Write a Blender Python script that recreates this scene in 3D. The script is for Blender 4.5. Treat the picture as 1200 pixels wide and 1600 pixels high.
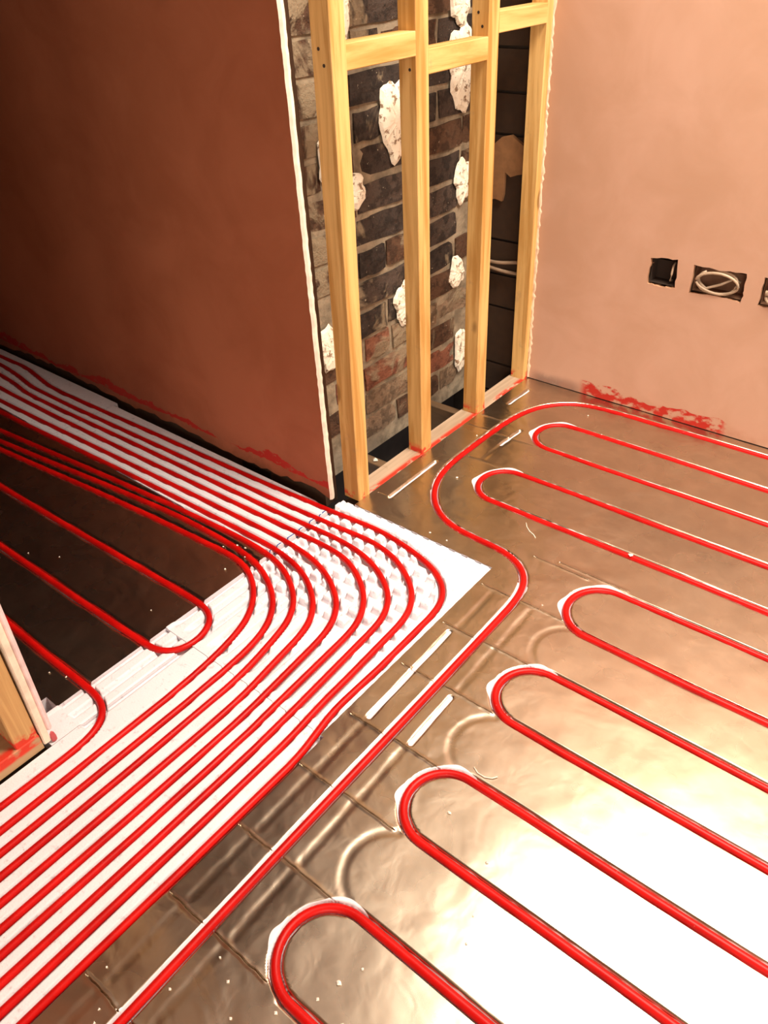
import bpy, math, random
import numpy as np
from mathutils import Matrix, Vector
random.seed(7); rng = np.random.default_rng(7)
for o in list(bpy.data.objects): bpy.data.objects.remove(o)
S = bpy.context.scene
C = S.collection

# ------------------------------------------------------------------ camera
CAM_H = 1.22
FOC, YAW, PIT, ROL = 1200.775, math.radians(131.09809503), math.radians(-36.80517326), math.radians(3.21616005)
f_ = np.array([math.cos(PIT)*math.cos(YAW), math.cos(PIT)*math.sin(YAW), math.sin(PIT)])
r_ = np.array([math.sin(YAW), -math.cos(YAW), 0.0]); d_ = np.cross(f_, r_)
c_, s_ = math.cos(ROL), math.sin(ROL)
right, down = c_*r_ + s_*d_, -s_*r_ + c_*d_
cam_d = bpy.data.cameras.new('camera'); cam = bpy.data.objects.new('camera', cam_d); C.objects.link(cam)
cam_d.sensor_fit = 'HORIZONTAL'; cam_d.sensor_width = 36.0; cam_d.lens = 36.0*FOC/1200.0
cam_d.clip_start = 0.02
m = Matrix.Identity(4)
for i in range(3):
    m[i][0], m[i][1], m[i][2] = right[i], -down[i], -f_[i]
m[2][3] = CAM_H
cam.matrix_world = m
S.camera = cam

# ------------------------------------------------------------------ world, lights, exposure
S.view_settings.view_transform = 'Standard'; S.view_settings.look = 'None'
S.view_settings.gamma = 1.0; S.view_settings.use_curve_mapping = False
S.view_settings.exposure = 0.20
W = bpy.data.worlds.new('sky'); S.world = W; W.use_nodes = True
W.node_tree.nodes['Background'].inputs[0].default_value = (0.95, 0.9, 0.85, 1)
W.node_tree.nodes['Background'].inputs[1].default_value = 1.0

def area(name, loc, rot, sx, sy, power, col):
    L = bpy.data.lights.new(name, 'AREA'); L.shape = 'RECTANGLE'; L.size = sx; L.size_y = sy
    L.energy = power; L.color = col
    o = bpy.data.objects.new(name, L); C.objects.link(o); o.location = loc; o.rotation_euler = rot
    return o
ROOF = (-0.54, 0.80, 1.08, 1.98)          # rooflight opening x0,x1,y0,y1
area('rooflight_daylight', ((ROOF[0]+ROOF[1])/2, (ROOF[2]+ROOF[3])/2, 2.78), (0, 0, 0),
     ROOF[1]-ROOF[0]-.02, ROOF[3]-ROOF[2]-.02, 150, (1.0, 0.90, 0.76))
PATIO = (0.9, 3.1, 0.05, 2.15)            # glazed doors in the wall behind the camera: x0,x1,z0,z1
area('patio_daylight', ((PATIO[0]+PATIO[1])/2, -2.53, (PATIO[2]+PATIO[3])/2), (math.radians(90), 0, 0),
     PATIO[1]-PATIO[0]-.02, PATIO[3]-PATIO[2]-.02, 90, (1.0, 0.90, 0.76))

# ------------------------------------------------------------------ helpers
def link(o, parent=None):
    C.objects.link(o)
    if parent is not None: o.parent = parent
    return o
def mesh(name, verts, faces, mat, parent=None, smooth=False, base=None):
    me = bpy.data.meshes.new(name)
    b = np.array(base if base is not None else (parent.location if parent is not None else (0, 0, 0)), float)
    me.from_pydata([tuple(np.asarray(v, float)-b) for v in verts], [], faces)
    me.materials.append(mat)
    if smooth: me.polygons.foreach_set('use_smooth', [True]*len(me.polygons))
    me.update()
    o = bpy.data.objects.new(name, me)
    if parent is None and base is not None: o.location = base
    return link(o, parent)
def thing(name, loc, label, cat, group=None):
    o = bpy.data.objects.new(name, None); o.location = loc; o.empty_display_size = .05
    tag(o, label, cat, group); return link(o)
def tag(o, label, cat, group=None):
    o['label'] = label; o['category'] = cat
    if group: o['group'] = group
    return o
def struct(o): o['kind'] = 'structure'; return o
def boxvf(x0, x1, y0, y1, z0, z1, bev=0.0):
    """box, optionally with chamfered long edges"""
    if bev <= 0:
        v = [(x, y, z) for z in (z0, z1) for y in (y0, y1) for x in (x0, x1)]
        f = [(0,2,3,1), (4,5,7,6), (0,1,5,4), (2,6,7,3), (0,4,6,2), (1,3,7,5)]
        return v, f
    d = [x1-x0, y1-y0, z1-z0]; a = int(np.argmax(d)); u, w = [i for i in range(3) if i != a]
    lo, hi = [x0, y0, z0], [x1, y1, z1]; b = bev
    ring = [(lo[u]+b, lo[w]), (hi[u]-b, lo[w]), (hi[u], lo[w]+b), (hi[u], hi[w]-b), (hi[u]-b, hi[w]), (lo[u]+b, hi[w]), (lo[u], hi[w]-b), (lo[u], lo[w]+b)]
    v = []
    for e in (lo[a], hi[a]):
        for p in ring:
            q = [0, 0, 0]; q[a] = e; q[u] = p[0]; q[w] = p[1]; v.append(tuple(q))
    f = [(i, (i+1) % 8, 8+(i+1) % 8, 8+i) for i in range(8)] + [tuple(range(7, -1, -1)), tuple(range(8, 16))]
    return v, f
def fixn(o):
    import bmesh
    bm = bmesh.new(); bm.from_mesh(o.data); bmesh.ops.recalc_face_normals(bm, faces=bm.faces); bm.to_mesh(o.data); bm.free()
    return o
def box(name, x0, x1, y0, y1, z0, z1, mat, parent=None, bev=0.0, base=None):
    v, f = boxvf(x0, x1, y0, y1, z0, z1, bev); return fixn(mesh(name, v, f, mat, parent, base=base))
def ss(a, b, x):
    t = np.clip((x-a)/(b-a), 0, 1); return t*t*(3-2*t)

# ---- material helpers
def newmat(name):
    m = bpy.data.materials.new(name); m.use_nodes = True
    nt = m.node_tree; return m, nt, nt.nodes['Principled BSDF']
class N:
    def __init__(s, nt): s.nt = nt
    def n(s, t, **k):
        o = s.nt.nodes.new(t)
        for a, b in k.items(): setattr(o, a, b)
        return o
    def l(s, a, b): s.nt.links.new(a, b)
    def put(s, sock, v):
        if hasattr(v, 'links') or isinstance(v, bpy.types.NodeSocket): s.l(v, sock)
        else: sock.default_value = v
    def math(s, op, a, b=0.0, c=None, clamp=False):
        o = s.n('ShaderNodeMath', operation=op, use_clamp=clamp); s.put(o.inputs[0], a); s.put(o.inputs[1], b)
        if c is not None: s.put(o.inputs[2], c)
        return o.outputs[0]
    def mix(s, fac, a, b):
        o = s.n('ShaderNodeMix', data_type='RGBA'); s.put(o.inputs[0], fac)
        s.put(o.inputs[6], a if not isinstance(a, tuple) else (*a, 1)); s.put(o.inputs[7], b if not isinstance(b, tuple) else (*b, 1))
        return o.outputs[2]
    def pos(s, scale=(1, 1, 1), kind='Object'):
        t = s.n('ShaderNodeTexCoord'); mp = s.n('ShaderNodeMapping'); mp.inputs['Scale'].default_value = scale
        s.l(t.outputs[kind], mp.inputs[0]); return mp.outputs[0]
    def world(s, scale=(1, 1, 1)):
        g = s.n('ShaderNodeNewGeometry'); mp = s.n('ShaderNodeMapping'); mp.inputs['Scale'].default_value = scale
        s.l(g.outputs['Position'], mp.inputs[0]); return mp.outputs[0]
    def xyz(s, v):
        o = s.n('ShaderNodeSeparateXYZ'); s.l(v, o.inputs[0]); return o.outputs
    def noise(s, v, scale, detail=4, rough=.55, dist=0.0):
        o = s.n('ShaderNodeTexNoise'); s.l(v, o.inputs['Vector']); o.inputs['Scale'].default_value = scale
        o.inputs['Detail'].default_value = detail; o.inputs['Roughness'].default_value = rough; o.inputs['Distortion'].default_value = dist
        return o.outputs['Fac']
    def ramp(s, fac, a, b):
        o = s.n('ShaderNodeMapRange', interpolation_type='SMOOTHSTEP'); s.put(o.inputs[0], fac)
        o.inputs[1].default_value = a; o.inputs[2].default_value = b; return o.outputs[0]
    def cr(s, fac, stops):
        o = s.n('ShaderNodeValToRGB'); s.l(fac, o.inputs[0]); e = o.color_ramp.elements
        while len(e) < len(stops): e.new(0.5)
        for i, (p, c) in enumerate(stops): e[i].position = p; e[i].color = (*c, 1)
        return o.outputs[0]
    def bump(s, h, strength, dist, bsdf):
        o = s.n('ShaderNodeBump'); s.l(h, o.inputs['Height']); o.inputs['Strength'].default_value = strength
        o.inputs['Distance'].default_value = dist; s.l(o.outputs[0], bsdf.inputs['Normal'])
def plain(name, col, rough=.6, metal=0.0, spec=.5):
    m, nt, b = newmat(name); k = N(nt)
    v = k.world(); n1 = k.noise(v, 35, 3)
    k.l(k.mix(k.ramp(n1, .3, .7), tuple(c*.85 for c in col), tuple(min(1, c*1.1) for c in col)), b.inputs['Base Color'])
    b.inputs['Roughness'].default_value = rough; b.inputs['Metallic'].default_value = metal
    b.inputs['Specular IOR Level'].default_value = spec
    return m

# wood: grain runs along the given axis
def wood(name, axis, lo, hi, paint=None, rough=.62):
    m, nt, b = newmat(name); k = N(nt)
    sc = [38, 38, 38]; sc[axis] = 2.2
    w = k.world(); v = k.world(tuple(sc))
    g = k.noise(v, 1.0, 5, .6, .6)
    sc2 = [7, 7, 7]; sc2[axis] = .9
    g2 = k.noise(k.world(tuple(sc2)), 1.0, 3, .5, 1.2)
    fac = k.math('ADD', k.math('MULTIPLY', g, .6), k.math('MULTIPLY', g2, .4))
    col = k.mix(k.ramp(fac, .38, .60), lo, hi)
    # knots
    vo = k.n('ShaderNodeTexVoronoi'); sc3 = [9, 9, 9]; sc3[axis] = 4.5
    k.l(k.world(tuple(sc3)), vo.inputs['Vector']); vo.inputs['Scale'].default_value = 1.0
    kn = k.ramp(vo.outputs['Distance'], .16, .09)
    col = k.mix(k.math('MULTIPLY', kn, .75), col, tuple(c*.42 for c in lo))
    # smudges
    sm = k.ramp(k.noise(w, 16, 4, .65), .62, .75)
    col = k.mix(k.math('MULTIPLY', sm, .35), col, (.30, .20, .11))
    if paint is not None:
        col = k.mix(paint(k, w), col, (.62, .035, .012))
    k.l(col, b.inputs['Base Color']); b.inputs['Roughness'].default_value = rough
    k.bump(g, .25, .002, b)
    return m

# ------------------------------------------------------------------ pipe paths (metres on the floor, taken from the layout)
PZ = -0.0035; PR = 0.0075
RAW = {
 'P1': [(-3.3,1.14),(-2.897,1.142),(-2.714,1.145),(-2.601,1.128),(-2.492,1.114),(-1.927,1.127),(-1.403,1.141),(-1.250,1.150),(-1.144,1.155),(-1.079,1.161),(-1.025,1.162),(-.966,1.156),(-.906,1.145),(-.851,1.130),(-.808,1.110),(-.773,1.080),(-.752,1.046),(-.744,1.003),(-.742,.949),(-.741,.907),(-.739,.777),(-.741,.713),(-.741,.670),(-.736,.626),(-.728,.587),(-.723,.554),(-.721,.505),(-.722,.208),(-.724,-.02),(-.725,-.62)],
 'P2': [(-3.3,1.10),(-2.835,1.104),(-2.676,1.092),(-2.555,1.075),(-1.873,1.087),(-1.458,1.098),(-1.310,1.101),(-1.219,1.106),(-1.135,1.110),(-1.069,1.115),(-1.023,1.117),(-.976,1.111),(-.926,1.097),(-.879,1.072),(-.837,1.041),(-.808,1.007),(-.791,.971),(-.784,.929),(-.781,.881),(-.778,.825),(-.776,.775),(-.774,.718),(-.773,.672),(-.770,.633),(-.766,.591),(-.763,.526),(-.762,-.03),(-.762,-.62)],
 'P3': [(-3.3,1.06),(-2.747,1.058),(-2.623,1.050),(-2.534,1.038),(-1.894,1.052),(-1.440,1.061),(-1.309,1.063),(-1.187,1.070),(-1.093,1.073),(-1.020,1.067),(-.980,1.057),(-.934,1.038),(-.894,1.014),(-.861,.986),(-.836,.948),(-.825,.913),(-.820,.856),(-.817,.800),(-.813,.737),(-.806,.61),(-.801,.494),(-.799,.180),(-.799,-.01),(-.799,-.62)],
 'P4': [(-3.3,1.01),(-2.649,1.004),(-2.555,1.001),(-1.839,1.013),(-1.402,1.026),(-1.311,1.028),(-1.198,1.031),(-1.106,1.034),(-1.040,1.029),(-.988,1.010),(-.935,.977),(-.898,.942),(-.879,.914),(-.863,.880),(-.856,.837),(-.852,.771),(-.845,.62),(-.838,.510),(-.836,.150),(-.837,.01),(-.837,-.62)],
 'P5': [(-3.3,.94),(-2.557,.953),(-1.789,.975),(-1.358,.987),(-1.190,.988),(-1.092,.977),(-1.019,.951),(-.963,.915),(-.934,.888),(-.910,.847),(-.898,.802),(-.887,.68),(-.876,.543),(-.873,.121),(-.874,.03),(-.874,-.62)],
 'P6': [(-3.3,.90),(-2.479,.912),(-1.747,.940),(-1.317,.951),(-1.198,.950),(-1.104,.934),(-1.042,.907),(-.988,.866),(-.960,.832),(-.942,.786),(-.928,.68),(-.915,.579),(-.913,.090),(-.913,-.62)],
 'P7': [(-3.3,.77),(-2.348,.848),(-1.698,.905),(-1.40,.925),(-1.268,.929),(-1.169,.920),(-1.098,.894),(-1.042,.856),(-1.015,.828),(-.992,.786),(-.980,.738),(-.960,.620),(-.955,.5),(-.955,.073),(-.955,-.62)],
 'P8': [(-3.3,.72),(-2.291,.812),(-1.672,.880),(-1.460,.896),(-1.249,.892),(-1.165,.873),(-1.092,.834),(-1.054,.801),(-1.025,.758),(-1.007,.702),(-.998,.620),(-.994,.5),(-.994,.095),(-.994,-.62)],
 'P9': [(-3.3,.69),(-2.254,.785),(-1.616,.846),(-1.362,.862),(-1.253,.867),(-1.190,.851),(-1.134,.815),(-1.101,.781),(-1.080,.750),(-1.064,.712),(-1.046,.626),(-1.036,.5),(-1.033,.116),(-1.033,-.62)],
 'P10': [(-3.3,.385),(-1.477,.396),(-1.368,.395),(-1.184,.398),(-1.139,.395),(-1.108,.380),(-1.086,.352),(-1.078,.312),(-1.076,.230),(-1.078,.143),(-1.08,-.62)],
 'U': [(-3.3,.665),(-2.052,.678),(-1.705,.688),(-1.204,.705),(-1.169,.703),(-1.138,.687),(-1.117,.653),(-1.112,.606),(-1.126,.571),(-1.154,.553),(-1.211,.547),(-1.793,.534),(-3.3,.51)],
 'LONG': [(1.7,2.06),(-.357,2.060),(-.871,2.049),(-.930,2.035),(-.984,1.998),(-1.024,1.943),(-1.048,1.874),(-1.058,1.808),(-1.063,1.710),(-1.065,1.594),(-1.062,1.506),(-1.050,1.446),(-1.021,1.383),(-.979,1.333),(-.929,1.300),(-.879,1.285),(-.833,1.281),(-.765,1.280),(-.706,1.272),(-.660,1.246),(-.632,1.207),(-.620,1.156),(-.617,1.100),(-.616,.633),(-.615,.588),(-.615,.386),(-.613,.071),(-.612,-.62)],
}
def resample(pts, step=0.008, sig=3):
    p = np.array(pts, float)
    # centripetal Catmull-Rom
    q = np.vstack([2*p[0]-p[1], p, 2*p[-1]-p[-2]]); out = []
    for i in range(1, len(q)-2):
        p0, p1, p2, p3 = q[i-1:i+3]
        t0 = 0; t1 = t0+np.linalg.norm(p1-p0)**.5; t2 = t1+np.linalg.norm(p2-p1)**.5; t3 = t2+np.linalg.norm(p3-p2)**.5
        n = max(2, int(np.linalg.norm(p2-p1)/step)); t = np.linspace(t1, t2, n, endpoint=False)[:, None]
        A1 = (t1-t)/(t1-t0)*p0+(t-t0)/(t1-t0)*p1; A2 = (t2-t)/(t2-t1)*p1+(t-t1)/(t2-t1)*p2; A3 = (t3-t)/(t3-t2)*p2+(t-t2)/(t3-t2)*p3
        B1 = (t2-t)/(t2-t0)*A1+(t-t0)/(t2-t0)*A2; B2 = (t3-t)/(t3-t1)*A2+(t-t1)/(t3-t1)*A3
        out.append((t2-t)/(t2-t1)*B1+(t-t1)/(t2-t1)*B2)
    r = np.vstack(out+[p[-1:]])
    s = np.r_[0, np.cumsum(np.linalg.norm(np.diff(r, axis=0), axis=1))]
    u = np.arange(0, s[-1], step); r = np.stack([np.interp(u, s, r[:, 0]), np.interp(u, s, r[:, 1])], 1)
    if sig:
        kx = np.arange(-3*sig, 3*sig+1); w = np.exp(-.5*(kx/sig)**2); w /= w.sum()
        e = np.vstack([2*r[0]-r[1:3*sig+1][::-1], r, 2*r[-1]-r[-3*sig-1:-1][::-1]])
        r = np.stack([np.convolve(e[:, j], w, 'valid') for j in (0, 1)], 1)
    # drop points on straight stretches
    keep = [0]
    for i in range(1, len(r)-1):
        a, b, c = r[keep[-1]], r[i], r[min(i+1, len(r)-1)]
        ab, ac = b-a, c-a
        if abs(ab[0]*ac[1]-ab[1]*ac[0])/np.linalg.norm(ac) > 1.2e-4 or np.linalg.norm(ac) > .25: keep.append(i)
    keep.append(len(r)-1)
    return r[keep]
PATHS = {k: resample(v) for k, v in RAW.items()}
LOOPS = {'L2': (1.899, 1.748, -.952), 'L3': (1.590, 1.438, -.950), 'L4': (1.300, 1.138, -.520), 'L5': (.998, .849, -.517), 'L6': (.697, .548, -.513), 'L7': (.391, .236, -.514)}
for k, (ya, yb, xe) in LOOPS.items():
    R = (ya-yb)/2; cx, cy = xe+R, (ya+yb)/2
    arc = [(cx+R*math.cos(t), cy+R*math.sin(t)) for t in np.linspace(math.pi/2, 1.5*math.pi, 25)]
    leg = lambda y: [(x, y+.0012*math.sin(9*x+17*y)) for x in np.arange(1.7, cx+.06, -.12)]
    PATHS[k] = np.array(leg(ya)+arc+leg(yb)[::-1])

# ------------------------------------------------------------------ floor boards: real relief with grooves, channels and slits
GHOST = []      # channels under the foil (foil sags into them)
def gl(x0, y0, x1, y1): GHOST.append(np.array([(x0, y0), (x1, y1)]))
for y0, y1 in ((.855, .985), (1.005, 1.132), (.55, .672), (.40, .53), (.25, .378), (.10, .226)): gl(-.572, y0, -.575, y1)
for y0, y1 in ((1.0, 1.13), (.545, .672), (.40, .53), (.25, .375), (.095, .222), (-.05, .07)): gl(-.672, y0, -.674, y1)
gl(-1.0, 1.60, -.998, 1.72); gl(-.57, -.05, -.57, .07)
for cy in (1.068, .771, .470):
    GHOST.append(np.array([(-.442+.077*math.cos(t), cy+.077*math.sin(t)) for t in np.linspace(math.radians(118), math.radians(248), 18)]))
WHITE = []      # channels where the foil is slit away and the foam shows
def wl(x0, y0, x1, y1): WHITE.append(np.array([(x0, y0), (x1, y1)]))
wl(-.674, .694, -.681, .974); wl(-.571, .694, -.574, .828); wl(-1.102, 1.290, -1.104, 1.505); wl(-1.112, 1.915, -1.107, 2.03)
wl(-1.001, 1.69, -.995, 1.79);
SLIT = []
def slit(x0, x1, y):
    n = 12; SLIT.append(np.array([(x, y+random.uniform(-.0011, .0011)) for x in np.linspace(x0, x1, n)]))
for y in (1.150, .994, .845, .683, .538, .386, .236, .080): slit(-.606, -.49, y); slit(-.705, -.628, y-.004)
slit(-1.145, -.92, 1.736); slit(-1.04, -.91, 1.584); slit(-1.145, -1.075, 1.808); slit(-.60, -.43, 1.318); slit(-1.14, -1.09, 1.29)
slit(-.66, -.52, 1.303)

def dist_field(xs, ys, lines, cap):
    D = np.full((len(ys), len(xs)), cap)
    for L in lines:
        for a, b in zip(L[:-1], L[1:]):
            i0, i1 = np.searchsorted(xs, min(a[0], b[0])-cap), np.searchsorted(xs, max(a[0], b[0])+cap)
            j0, j1 = np.searchsorted(ys, min(a[1], b[1])-cap), np.searchsorted(ys, max(a[1], b[1])+cap)
            if i0 >= i1 or j0 >= j1: continue
            X, Y = np.meshgrid(xs[i0:i1], ys[j0:j1]); ab = b-a; q = (ab@ab) or 1e-12
            t = np.clip(((X-a[0])*ab[0]+(Y-a[1])*ab[1])/q, 0, 1)
            d = np.hypot(X-a[0]-t*ab[0], Y-a[1]-t*ab[1])
            np.minimum(D[j0:j1, i0:i1], d, out=D[j0:j1, i0:i1])
    return D
def wavy(X, Y, f, amp, seed):
    r = np.random.default_rng(seed); z = 0
    for i in range(7):
        a = r.uniform(0, 6.28); k = f*r.uniform(.5, 1.7); z = z+np.sin((X*math.cos(a)+Y*math.sin(a))*k+r.uniform(0, 6.28))
    return amp*z/7

def board(name, x0, x1, y0, y1, res, kind, mat, parent, gap=None):
    if gap is None: gap = 0.0 if kind == 'foil' else .0006
    x0 += gap; x1 -= gap; y0 += gap; y1 -= gap
    xs = np.linspace(x0, x1, max(3, int((x1-x0)/res)+1)); ys = np.linspace(y0, y1, max(3, int((y1-y0)/res)+1))
    if kind == 'foil' and x0 < -.4 and x0 > -1.19:      # finer rows where the foil is slit
        for L in SLIT:
            ym = L[:, 1].mean()
            if y0 < ym < y1:
                ys = np.r_[ys[np.abs(ys-ym) > .0042], np.clip(np.arange(ym-.0040, ym+.0041, .0005), y0, y1)]
        ys = np.unique(np.round(ys, 6))
    X, Y = np.meshgrid(xs, ys)
    d = dist_field(xs, ys, PATHS.values(), .05)
    wm = d-(np.where(Y > 1.15, .0102, .0095) if x0 > -1.19 else .0075)
    if kind == 'foil': wm = np.where((X < -.612) & (X > -.66) & (Y < 1.2), d-.0128, wm)
    if kind == 'foil':
        Z = -.0125*(1-ss(.0076, .0106, d))
        g = dist_field(xs, ys, GHOST, .03); w = dist_field(xs, ys, WHITE, .03); s = dist_field(xs, ys, SLIT, .02)
        Z -= np.where(d > .011, 1, 0)*.0010*(1-ss(.001, .0120, g+wavy(X, Y, 90, .002, 5)))
        Z = np.minimum(Z, -.005*(1-ss(.0030, .0060, w)))
        Z -= .006*(1-ss(.0005, .0012, s))-.0008*(1-ss(.0012, .007, s))
        Z += wavy(X, Y, 25, .0006, 3)+wavy(X, Y, 70, .00022, 4)
        wm = np.minimum(wm, w-np.where(X < -.9, .0030, np.where((X > -.57) & (Y < .72), .0020, .0050)))
        for (ya, yb, xe) in LOOPS.values():
            R = (ya-yb)/2; cx, cy = xe+R, (ya+yb)/2
            rr = np.hypot(X-cx, Y-cy); th = np.degrees(np.arctan2(Y-cy, X-cx)) % 360
            ex = .0085*np.exp(-((th-112)/15)**2)+.011*np.exp(-((th-196)/13)**2)+.0025*np.exp(-((th-150)/40)**2)
            wm = np.where((th > 85) & (th < 235) & (rr > R) & (rr < R+.04), np.minimum(wm, rr-R-.0105-ex*.85), wm)
        # ragged foil edge along the cuts
        wm = wm+wavy(X, Y, 160, .0010, 9)
    else:
        Z = -.018*(1-ss(.0080, .0105, d))
        if kind == 'nub':
            kx = np.abs((X+.7205+.0195)/.039 % 1-.5)*.039; ky = np.abs((Y-1.160+.0195)/.039 % 1-.5)*.039
            inside = ~(((X > -.745) | (Y > 1.172)) | ((X > -.98) & (Y > .93) & (np.hypot(X+.98, Y-.93) > .238)))
            dep = np.where(inside, .018, .0035)
            tick = np.where(inside, 1.0, ((kx < .009) & (ky < .009)).astype(float))
            chB = dep*tick*(1-ss(.0062, .0092, kx))*ss(.62, .66, Y)
            chA = dep*tick*(1-ss(.0062, .0092, ky))*ss(.835, .85, Y)*ss(-1.18, -1.17, X)
            Z = np.minimum(Z, -np.maximum(chA, chB))
        if kind == 'rib':
            kx = np.abs((X+.7205+.0195)/.039 % 1-.5)*.039
            Z = np.minimum(Z, -.0135*(1-ss(.0062, .0092, kx))*(1-ss(-1.088, -1.084, X))*ss(.33, .34, Y))
        Z += wavy(X, Y, 60, .0004, 6)
        if kind in ('nub', 'rib'):
            Z += .003*(1-ss(-1.190, -1.187, X))*(Y > .27)
    nx, ny = len(xs), len(ys)
    # skirt so that a board has thickness at its joints
    V = np.stack([X, Y, Z], -1).reshape(-1, 3)
    idx = np.arange(nx*ny).reshape(ny, nx)
    quads = np.stack([idx[:-1, :-1], idx[:-1, 1:], idx[1:, 1:], idx[1:, :-1]], -1).reshape(-1, 4)
    per = np.concatenate([idx[0, :-1], idx[:-1, -1], idx[-1, :0:-1], idx[:0:-1, 0]])
    hi_ = V[per].copy(); low = hi_.copy(); low[:, 2] = -.044; hi_[:, 2] -= .0004
    n0 = len(V); hi = np.arange(len(per))+n0; lo = hi+len(per)
    sk = np.stack([hi, lo, np.roll(lo, -1), np.roll(hi, -1)], -1)
    V = np.vstack([V, hi_, low]); F = np.vstack([quads, sk])
    me = bpy.data.meshes.new(name)
    me.vertices.add(len(V)); me.vertices.foreach_set('co', V.ravel().astype(np.float32))
    me.loops.add(F.size); me.loops.foreach_set('vertex_index', F.ravel().astype(np.int32))
    me.polygons.add(len(F)); me.polygons.foreach_set('loop_start', (np.arange(len(F))*4).astype(np.int32))
    sm = np.ones(len(F), bool); sm[len(quads):] = False
    me.polygons.foreach_set('use_smooth', sm)
    at = me.attributes.new('wm', 'FLOAT', 'POINT')
    at.data.foreach_set('value', np.r_[wm.ravel(), np.full(2*len(per), -.01)].astype(np.float32))
    me.materials.append(mat); me.update(calc_edges=True)
    return link(bpy.data.objects.new(name, me), parent)

# materials of the floor
def eps_nodes(k, w):
    """foam colour and bump height"""
    vo = k.n('ShaderNodeTexVoronoi'); k.l(w, vo.inputs['Vector']); vo.inputs['Scale'].default_value = 260
    n1 = k.noise(w, 60, 4, .7); n2 = k.noise(w, 9, 3)
    sp = k.ramp(n1, .56, .70)
    col = k.mix(k.math('MULTIPLY', sp, .55), (.78, .755, .80), (.40, .385, .42))
    col = k.mix(k.math('MULTIPLY', k.ramp(n2, .5, .75), .25), col, (.68, .60, .61))
    return col, vo.outputs['Distance']
def mat_eps():
    m, nt, b = newmat('polystyrene'); k = N(nt); w = k.world()
    col, hgt = eps_nodes(k, w)
    x, y, z = k.xyz(w)
    # blue marker line drawn along the joint with the strip
    wob = k.math('MULTIPLY', k.math('SUBTRACT', k.noise(w, 30, 2), .5), .006)
    off = k.math('ABSOLUTE', k.math('ADD', k.math('ADD', x, 1.203), wob))
    ln = k.math('MULTIPLY', k.ramp(off, .0024, .0014), k.math('MULTIPLY', k.math('GREATER_THAN', y, .925), k.math('LESS_THAN', y, 1.16)))
    brk = k.math('GREATER_THAN', k.noise(w, 55, 1), .42)
    col = k.mix(k.math('MULTIPLY', ln, brk), col, (.05, .10, .32))
    k.l(col, b.inputs['Base Color']); b.inputs['Roughness'].default_value = .75; b.inputs['Specular IOR Level'].default_value = .25
    k.bump(hgt, .35, .001, b)
    return m
def mat_foil(name, tint, rough, wrinkle):
    m, nt, b = newmat(name); k = N(nt); w = k.world()
    att = k.n('ShaderNodeAttribute', attribute_name='wm'); fac = k.ramp(att.outputs['Fac'], .0006, -.0006)
    ecol, eh = eps_nodes(k, w)
    n1 = k.noise(w, 14, 5, .6, .4); n2 = k.noise(w, 45, 4, .6); n3 = k.noise(w, 4, 3)
    fcol = k.mix(k.ramp(n1, .35, .7), tuple(c*.88 for c in tint), tint)
    k.l(k.mix(fac, fcol, ecol), b.inputs['Base Color'])
    k.l(k.math('SUBTRACT', 1.0, fac), b.inputs['Metallic'])
    rg = k.math('ADD', k.math('MULTIPLY', n3, .10), rough-.05)
    k.l(k.math('MAXIMUM', rg, k.math('MULTIPLY', fac, .8)), b.inputs['Roughness'])
    # creases: ridged noise
    big = k.noise(w, 9, 2, .45, .5)
    x, y, z = k.xyz(w)
    near = k.math('ADD', .35, k.math('MULTIPLY', k.ramp(x, -.40, -.55), .65))
    hgt = k.math('MULTIPLY', k.math('ADD', big, k.math('MULTIPLY', k.noise(w, 24, 2, .45, .6), .20)), near)
    k.bump(hgt, wrinkle, .010, b)
    return m
M_EPS = mat_eps()
M_FOIL = mat_foil('aluminium_foil', (.67, .575, .45), .275, .45)
M_FOIL_L = M_FOIL
M_SUB = plain('subfloor_boarding', (.10, .065, .04), .9)

floor = struct(box('floor', -1.235, 3.2, -2.5, 2.12, -.09, -.045, M_SUB))
floor_l = struct(box('floor_next_room', -4.2, -1.236, -1.5, 1.20, -.09, -.045, M_SUB))
struct(box('wall_void_dark', -1.60, -1.48, 1.20, 2.14, -.45, -.02, plain('void_darkness', (.025, .016, .012), .95)))  # near-black box stands in for the darkness under the brick wall
void = struct(box('floor_void', -1.60, -1.19, 1.20, 2.14, -.45, -.36, plain('void_rubble', (.05, .035, .025), .95)))
for x0, x1, y0, y1, res in ((-.712, .488, -.58, .02, .0045), (-.712, .488, .02, .605, .003), (-.7205, .48, .605, 1.208, .003),
        (-1.157, .043, 1.208, 1.815, .003), (-1.157, .043, 1.815, 2.104, .0035),
        (.488, 1.688, -.58, .02, .008), (.488, 1.688, .02, .605, .007), (.48, 1.68, .605, 1.208, .007), (.043, 1.243, 1.208, 1.815, .006), (.043, 1.243, 1.815, 2.104, .006)):
    board('foil_board', x0, x1, y0, y1, res, 'foil', M_FOIL, floor)
board('foil_board', -2.4, -1.196, .33, .924, .005, 'foil', M_FOIL_L, floor_l)
board('foil_board', -2.4, -1.236, -.27, .33, .008, 'foil', M_FOIL_L, floor_l)
board('foil_board', -3.6, -2.4, .33, .924, .008, 'foil', M_FOIL_L, floor_l)
board('polystyrene_board', -1.196, -.7205, .605, 1.206, .0022, 'nub', M_EPS, floor)
board('polystyrene_board', -1.196, -1.118, .27, .605, .002, 'rib', M_EPS, floor)
board('polystyrene_board', -1.118, -.7205, -.58, .605, .0026, 'rib', M_EPS, floor)
board('polystyrene_strip', -2.19, -1.197, .926, 1.160, .003, 'strip', M_EPS, floor_l)
board('polystyrene_strip', -3.4, -2.19, .926, 1.176, .004, 'strip', M_EPS, floor_l)

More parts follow.
